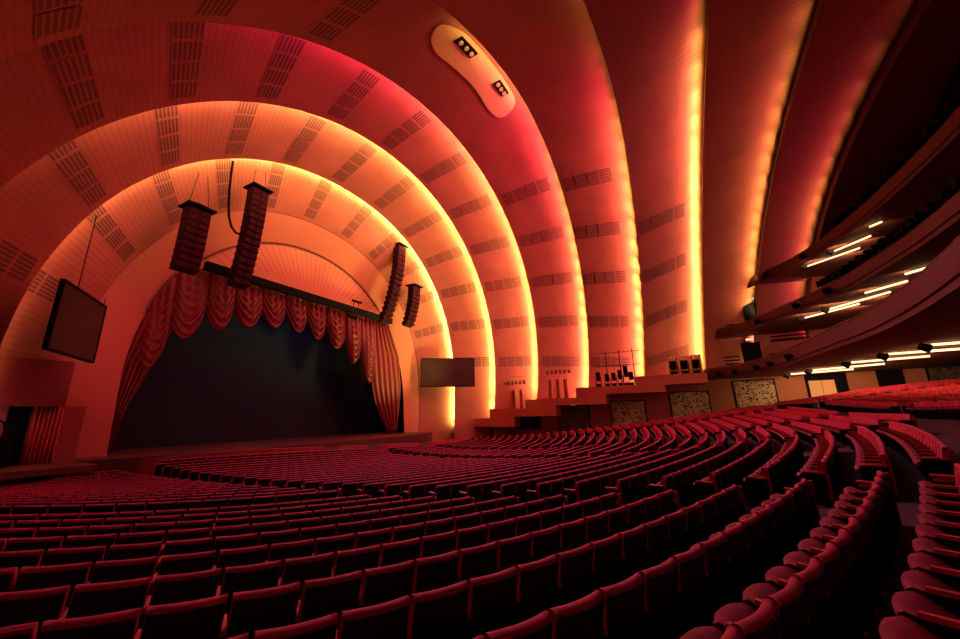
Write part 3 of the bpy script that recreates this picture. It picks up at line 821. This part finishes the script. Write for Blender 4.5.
# ------------------------------------------------------------------ things on the stair platforms
e = empty('pipe_frame', (50.9, 6.9, 3.2))
for y in (-1.6, .0, 1.7):
    MB().tube([(0, y, 0), (0, y, 4.6)], .06, 6).build('post', M['black'], e)
for z in (2.6, 4.3):
    MB().tube([(0, -2.4, z), (0, 3.0, z)], .045, 6).build('crossbar', M['black'], e)
tag(e, 'black pipe frame of three posts standing behind the stage lamps', 'frame')
for n, (y, h) in enumerate([(9.6, 1.8), (8.5, 1.5), (7.7, 1.6), (6.9, 1.9), (6.2, 2.4), (5.6, 1.6)]):
    e = empty('stage_lamp', (50.55, y+.1, 3.21 if y > 5.2 else 4.21))
    MB().box(-.35, .35, -.28, .28, 0, .35).build('base', M['black'], e, bevel=.04)
    MB().box(-.1, .1, -.34, -.28, .3, h*.7).box(-.1, .1, .28, .34, .3, h*.7).build('yoke', M['black'], e)
    MB().tube([(.15, 0, h*.45), (-.2, 0, h)], [.22, .28], 12).build('lamp_head', M['black'], e)
    tag(e, f'black moving stage lamp on the stepped platform, {ORD[n]} of six counting from the stage side', 'lamp', 'black stage lamps on the platform')
for n, y in enumerate([.9, -.3, -1.5]):
    e = empty('stage_lamp', (50.55, y, 4.21))
    MB().box(-.35, .35, -.35, .35, 0, .35).build('base', M['black'], e, bevel=.04)
    MB().box(-.08, .08, -.45, -.38, .3, 1.1).box(-.08, .08, .38, .45, .3, 1.1).build('yoke', M['black'], e)
    MB().tube([(.1, 0, .6), (-.25, 0, 1.5)], [.3, .4], 12).build('lamp_head', M['black'], e)
    tag(e, f'black stage lamp before the pale drapes, {ORD[n]} of three counting from the stage side', 'lamp', 'black stage lamps before the pale drapes')
pl_ = pleats('platform_drape', 0, 3.6, 0, 0, 2.4, 'cream', 'pale lit drape hanging behind three lamps at the balcony end', n=9, amp=.2)
pl_.location = (52.6, 1.4, 4.2); pl_.rotation_euler = (0, 0, -PI/2)
# niches with small pillars and wall sconce rows on three arch bases
for n, (yc, zf, lab) in enumerate([(28.2, -.45, 'nearest the stage'), (22.3, .8, 'middle'), (15.6, 1.95, 'nearest the balconies')]):
    e = empty('arch_niche', (52.6, yc, zf))
    for k in range(3):
        MB().box(-.12, .12, -1.1+k*1.1-.16, -1.1+k*1.1+.16, 0, 2.7).build('pillar', M['smooth'], e)
        MB().box(.0, .14, -1.1+k*1.1+.16, -1.1+k*1.1+.38, 0, 2.7).build('recess', M['lip'], e)
    tag(e, f'narrow upright slots between pilasters at the arch foot, the set {lab}', 'niche', 'slotted niches at the arch feet')
    e = empty('lamp_bar', (52.2, yc, zf+3.9))
    MB().tube([(0, -2.1, 0), (0, 1.9, 0)], .04, 6).tube([(0, -2.1, .7), (0, 1.9, .7)], .03, 6).build('bar', M['steel'], e)
    for k in range(6):
        MB().tube([(0, -1.7+k*.62, .1), (-.3, -1.8+k*.62, -.35)], [.13, .2], 8).build('lamp_body', M['steel'], e)
    tag(e, f'bar of six small dull lamps above the arch foot niche {lab}', 'lamp bar', 'lamp bars above the arch feet')
# spotlight port high on the fifth band
def port(t0, s0, w, l, e, name):
    pass
pp = empty('spotlight_port', band_pt(4, 102, .78)); O = Vector(pp.location)
ring = []
# outline in (t, s): kidney shape of the painted lit patch
N_ = 40
outl = []
KID = [(114.0, 0.71), (112.5, 0.62), (110.0, 0.57), (107.0, 0.58), (104.0, 0.59), (101.0, 0.6), (97.5, 0.59), (94.0, 0.57), (91, 0.60), (90, 0.69), (91.0, 0.82), (93.0, 0.9), (97.5, 0.92), (102.5, 0.92), (107.0, 0.92), (111.0, 0.91), (113.5, 0.86), (114.5, 0.8)]
SK = []
q = KID
for i in range(len(q)):
    for k in range(5):
        t = k/5; a, b, c, d = (np.array(q[(i+j) % len(q)]) for j in (-1, 0, 1, 2))
        SK.append(tuple(.5*((2*b)+(-a+c)*t+(2*a-5*b+4*c-d)*t*t+(-a+3*b-3*c+d)*t**3)))
def inw(t, s, off=.09):
    p = band_pt(4, t, s*.985); return p+(Vector((X0, p.y, ZC))-p).normalized()*off
cen = (102, .76)
vs = []; fs = []
nr = 5; n_ = len(SK)
for r_ in range(nr+1):
    for (t, s) in SK:
        k = r_/nr; vs.append(inw(cen[0]+(t-cen[0])*k, cen[1]+(s-cen[1])*k + .0)-O)
for r_ in range(nr):
    for i in range(n_):
        fs.append((r_*n_+i, r_*n_+(i+1) % n_, (r_+1)*n_+(i+1) % n_, (r_+1)*n_+i))
MB().add(vs, fs).build('lit_patch', M['litpatch'], pp, smooth=True)
for (ta, tb, s_) in ((110.7, 106.3, .83), (99.0, 95.3, .84)):
    m = MB(); P = []
    for k in range(7):
        t = ta+(tb-ta)*k/6; P.append([inw(t, s_-.045, .14)-O, inw(t, s_+.045, .14)-O])
    w = m.grid(P).build('lamp_window', M['black'], pp, solid=.08)
    for k in range(3):
        t = ta+(tb-ta)*(k+.5)/3; c = inw(t, s_, .16)-O
        nrm = (Vector((X0, c.y+O.y, ZC))-(c+O)).normalized()
        MB().tube([c-nrm*.1, c+nrm*.12], .17, 10).build('lamp_lens', M['cream'], w)
tag(pp, 'kidney-shaped lit patch painted pale with two dark lamp windows high on an arch', 'light port')

# ------------------------------------------------------------------ left wall
o = MB().box(-3.4, -2.2, -25, 30, -4, 3.5).build('wall_left', M['wallred']); struct(o)

# ------------------------------------------------------------------ added fill lights
# added fill without visible fixtures, washing the stage arch
area('arch_fill', (44, 24, 1.5), (36, 34, 12), 2, .6, 900, (1, .9, .15), 1.4)
area('arch_fill', (9, 24, 1.5), (14, 34, 9), 2, .6, 110, (1, .25, .2), 1.6)
area('arch_fill', (26, 14, 26.5), (27, 34, 15), 6, 1, 600, (1, .9, .15), 1.0)
# added pink-red fill from above, no visible fixture, brightening the seats
area('seat_fill', (28, 16, 25.5), (24, 8, -2), 8, 3, 4300, (1, .30, .38), 1.8)
area('seat_fill', (42, 6, 23.5), (40, 0, -2), 5, 3, 500, (1, .24, .3), 1.7)
area('blue_fill', (16, 4, 19), (18, 6, -2), 12, 6, 300, (.08, .5, 1), 1.9)  # added blue fill lifting the dark seat backs toward navy
area('blue_fill', (26, 35.2, 11.5), (26, 38, 0), 10, 1, 110, (.06, .5, 1))  # added blue fill lifting the black stage drape
w = bpy.data.worlds.new('world'); sc.world = w; w.use_nodes = True
w.node_tree.nodes['Background'].inputs[0].default_value = (.1, .5, 1, 1); w.node_tree.nodes['Background'].inputs[1].default_value = .01

sc.view_settings.view_transform = 'Standard'; sc.view_settings.look = 'None'; sc.view_settings.gamma = 1; sc.view_settings.exposure = -.1
try: sc.view_settings.use_curve_mapping = False
except Exception: pass
sc.cycles.use_denoising = True
sc.cycles.max_bounces = 6; sc.cycles.diffuse_bounces = 4
sc.cycles.sample_clamp_indirect = 4
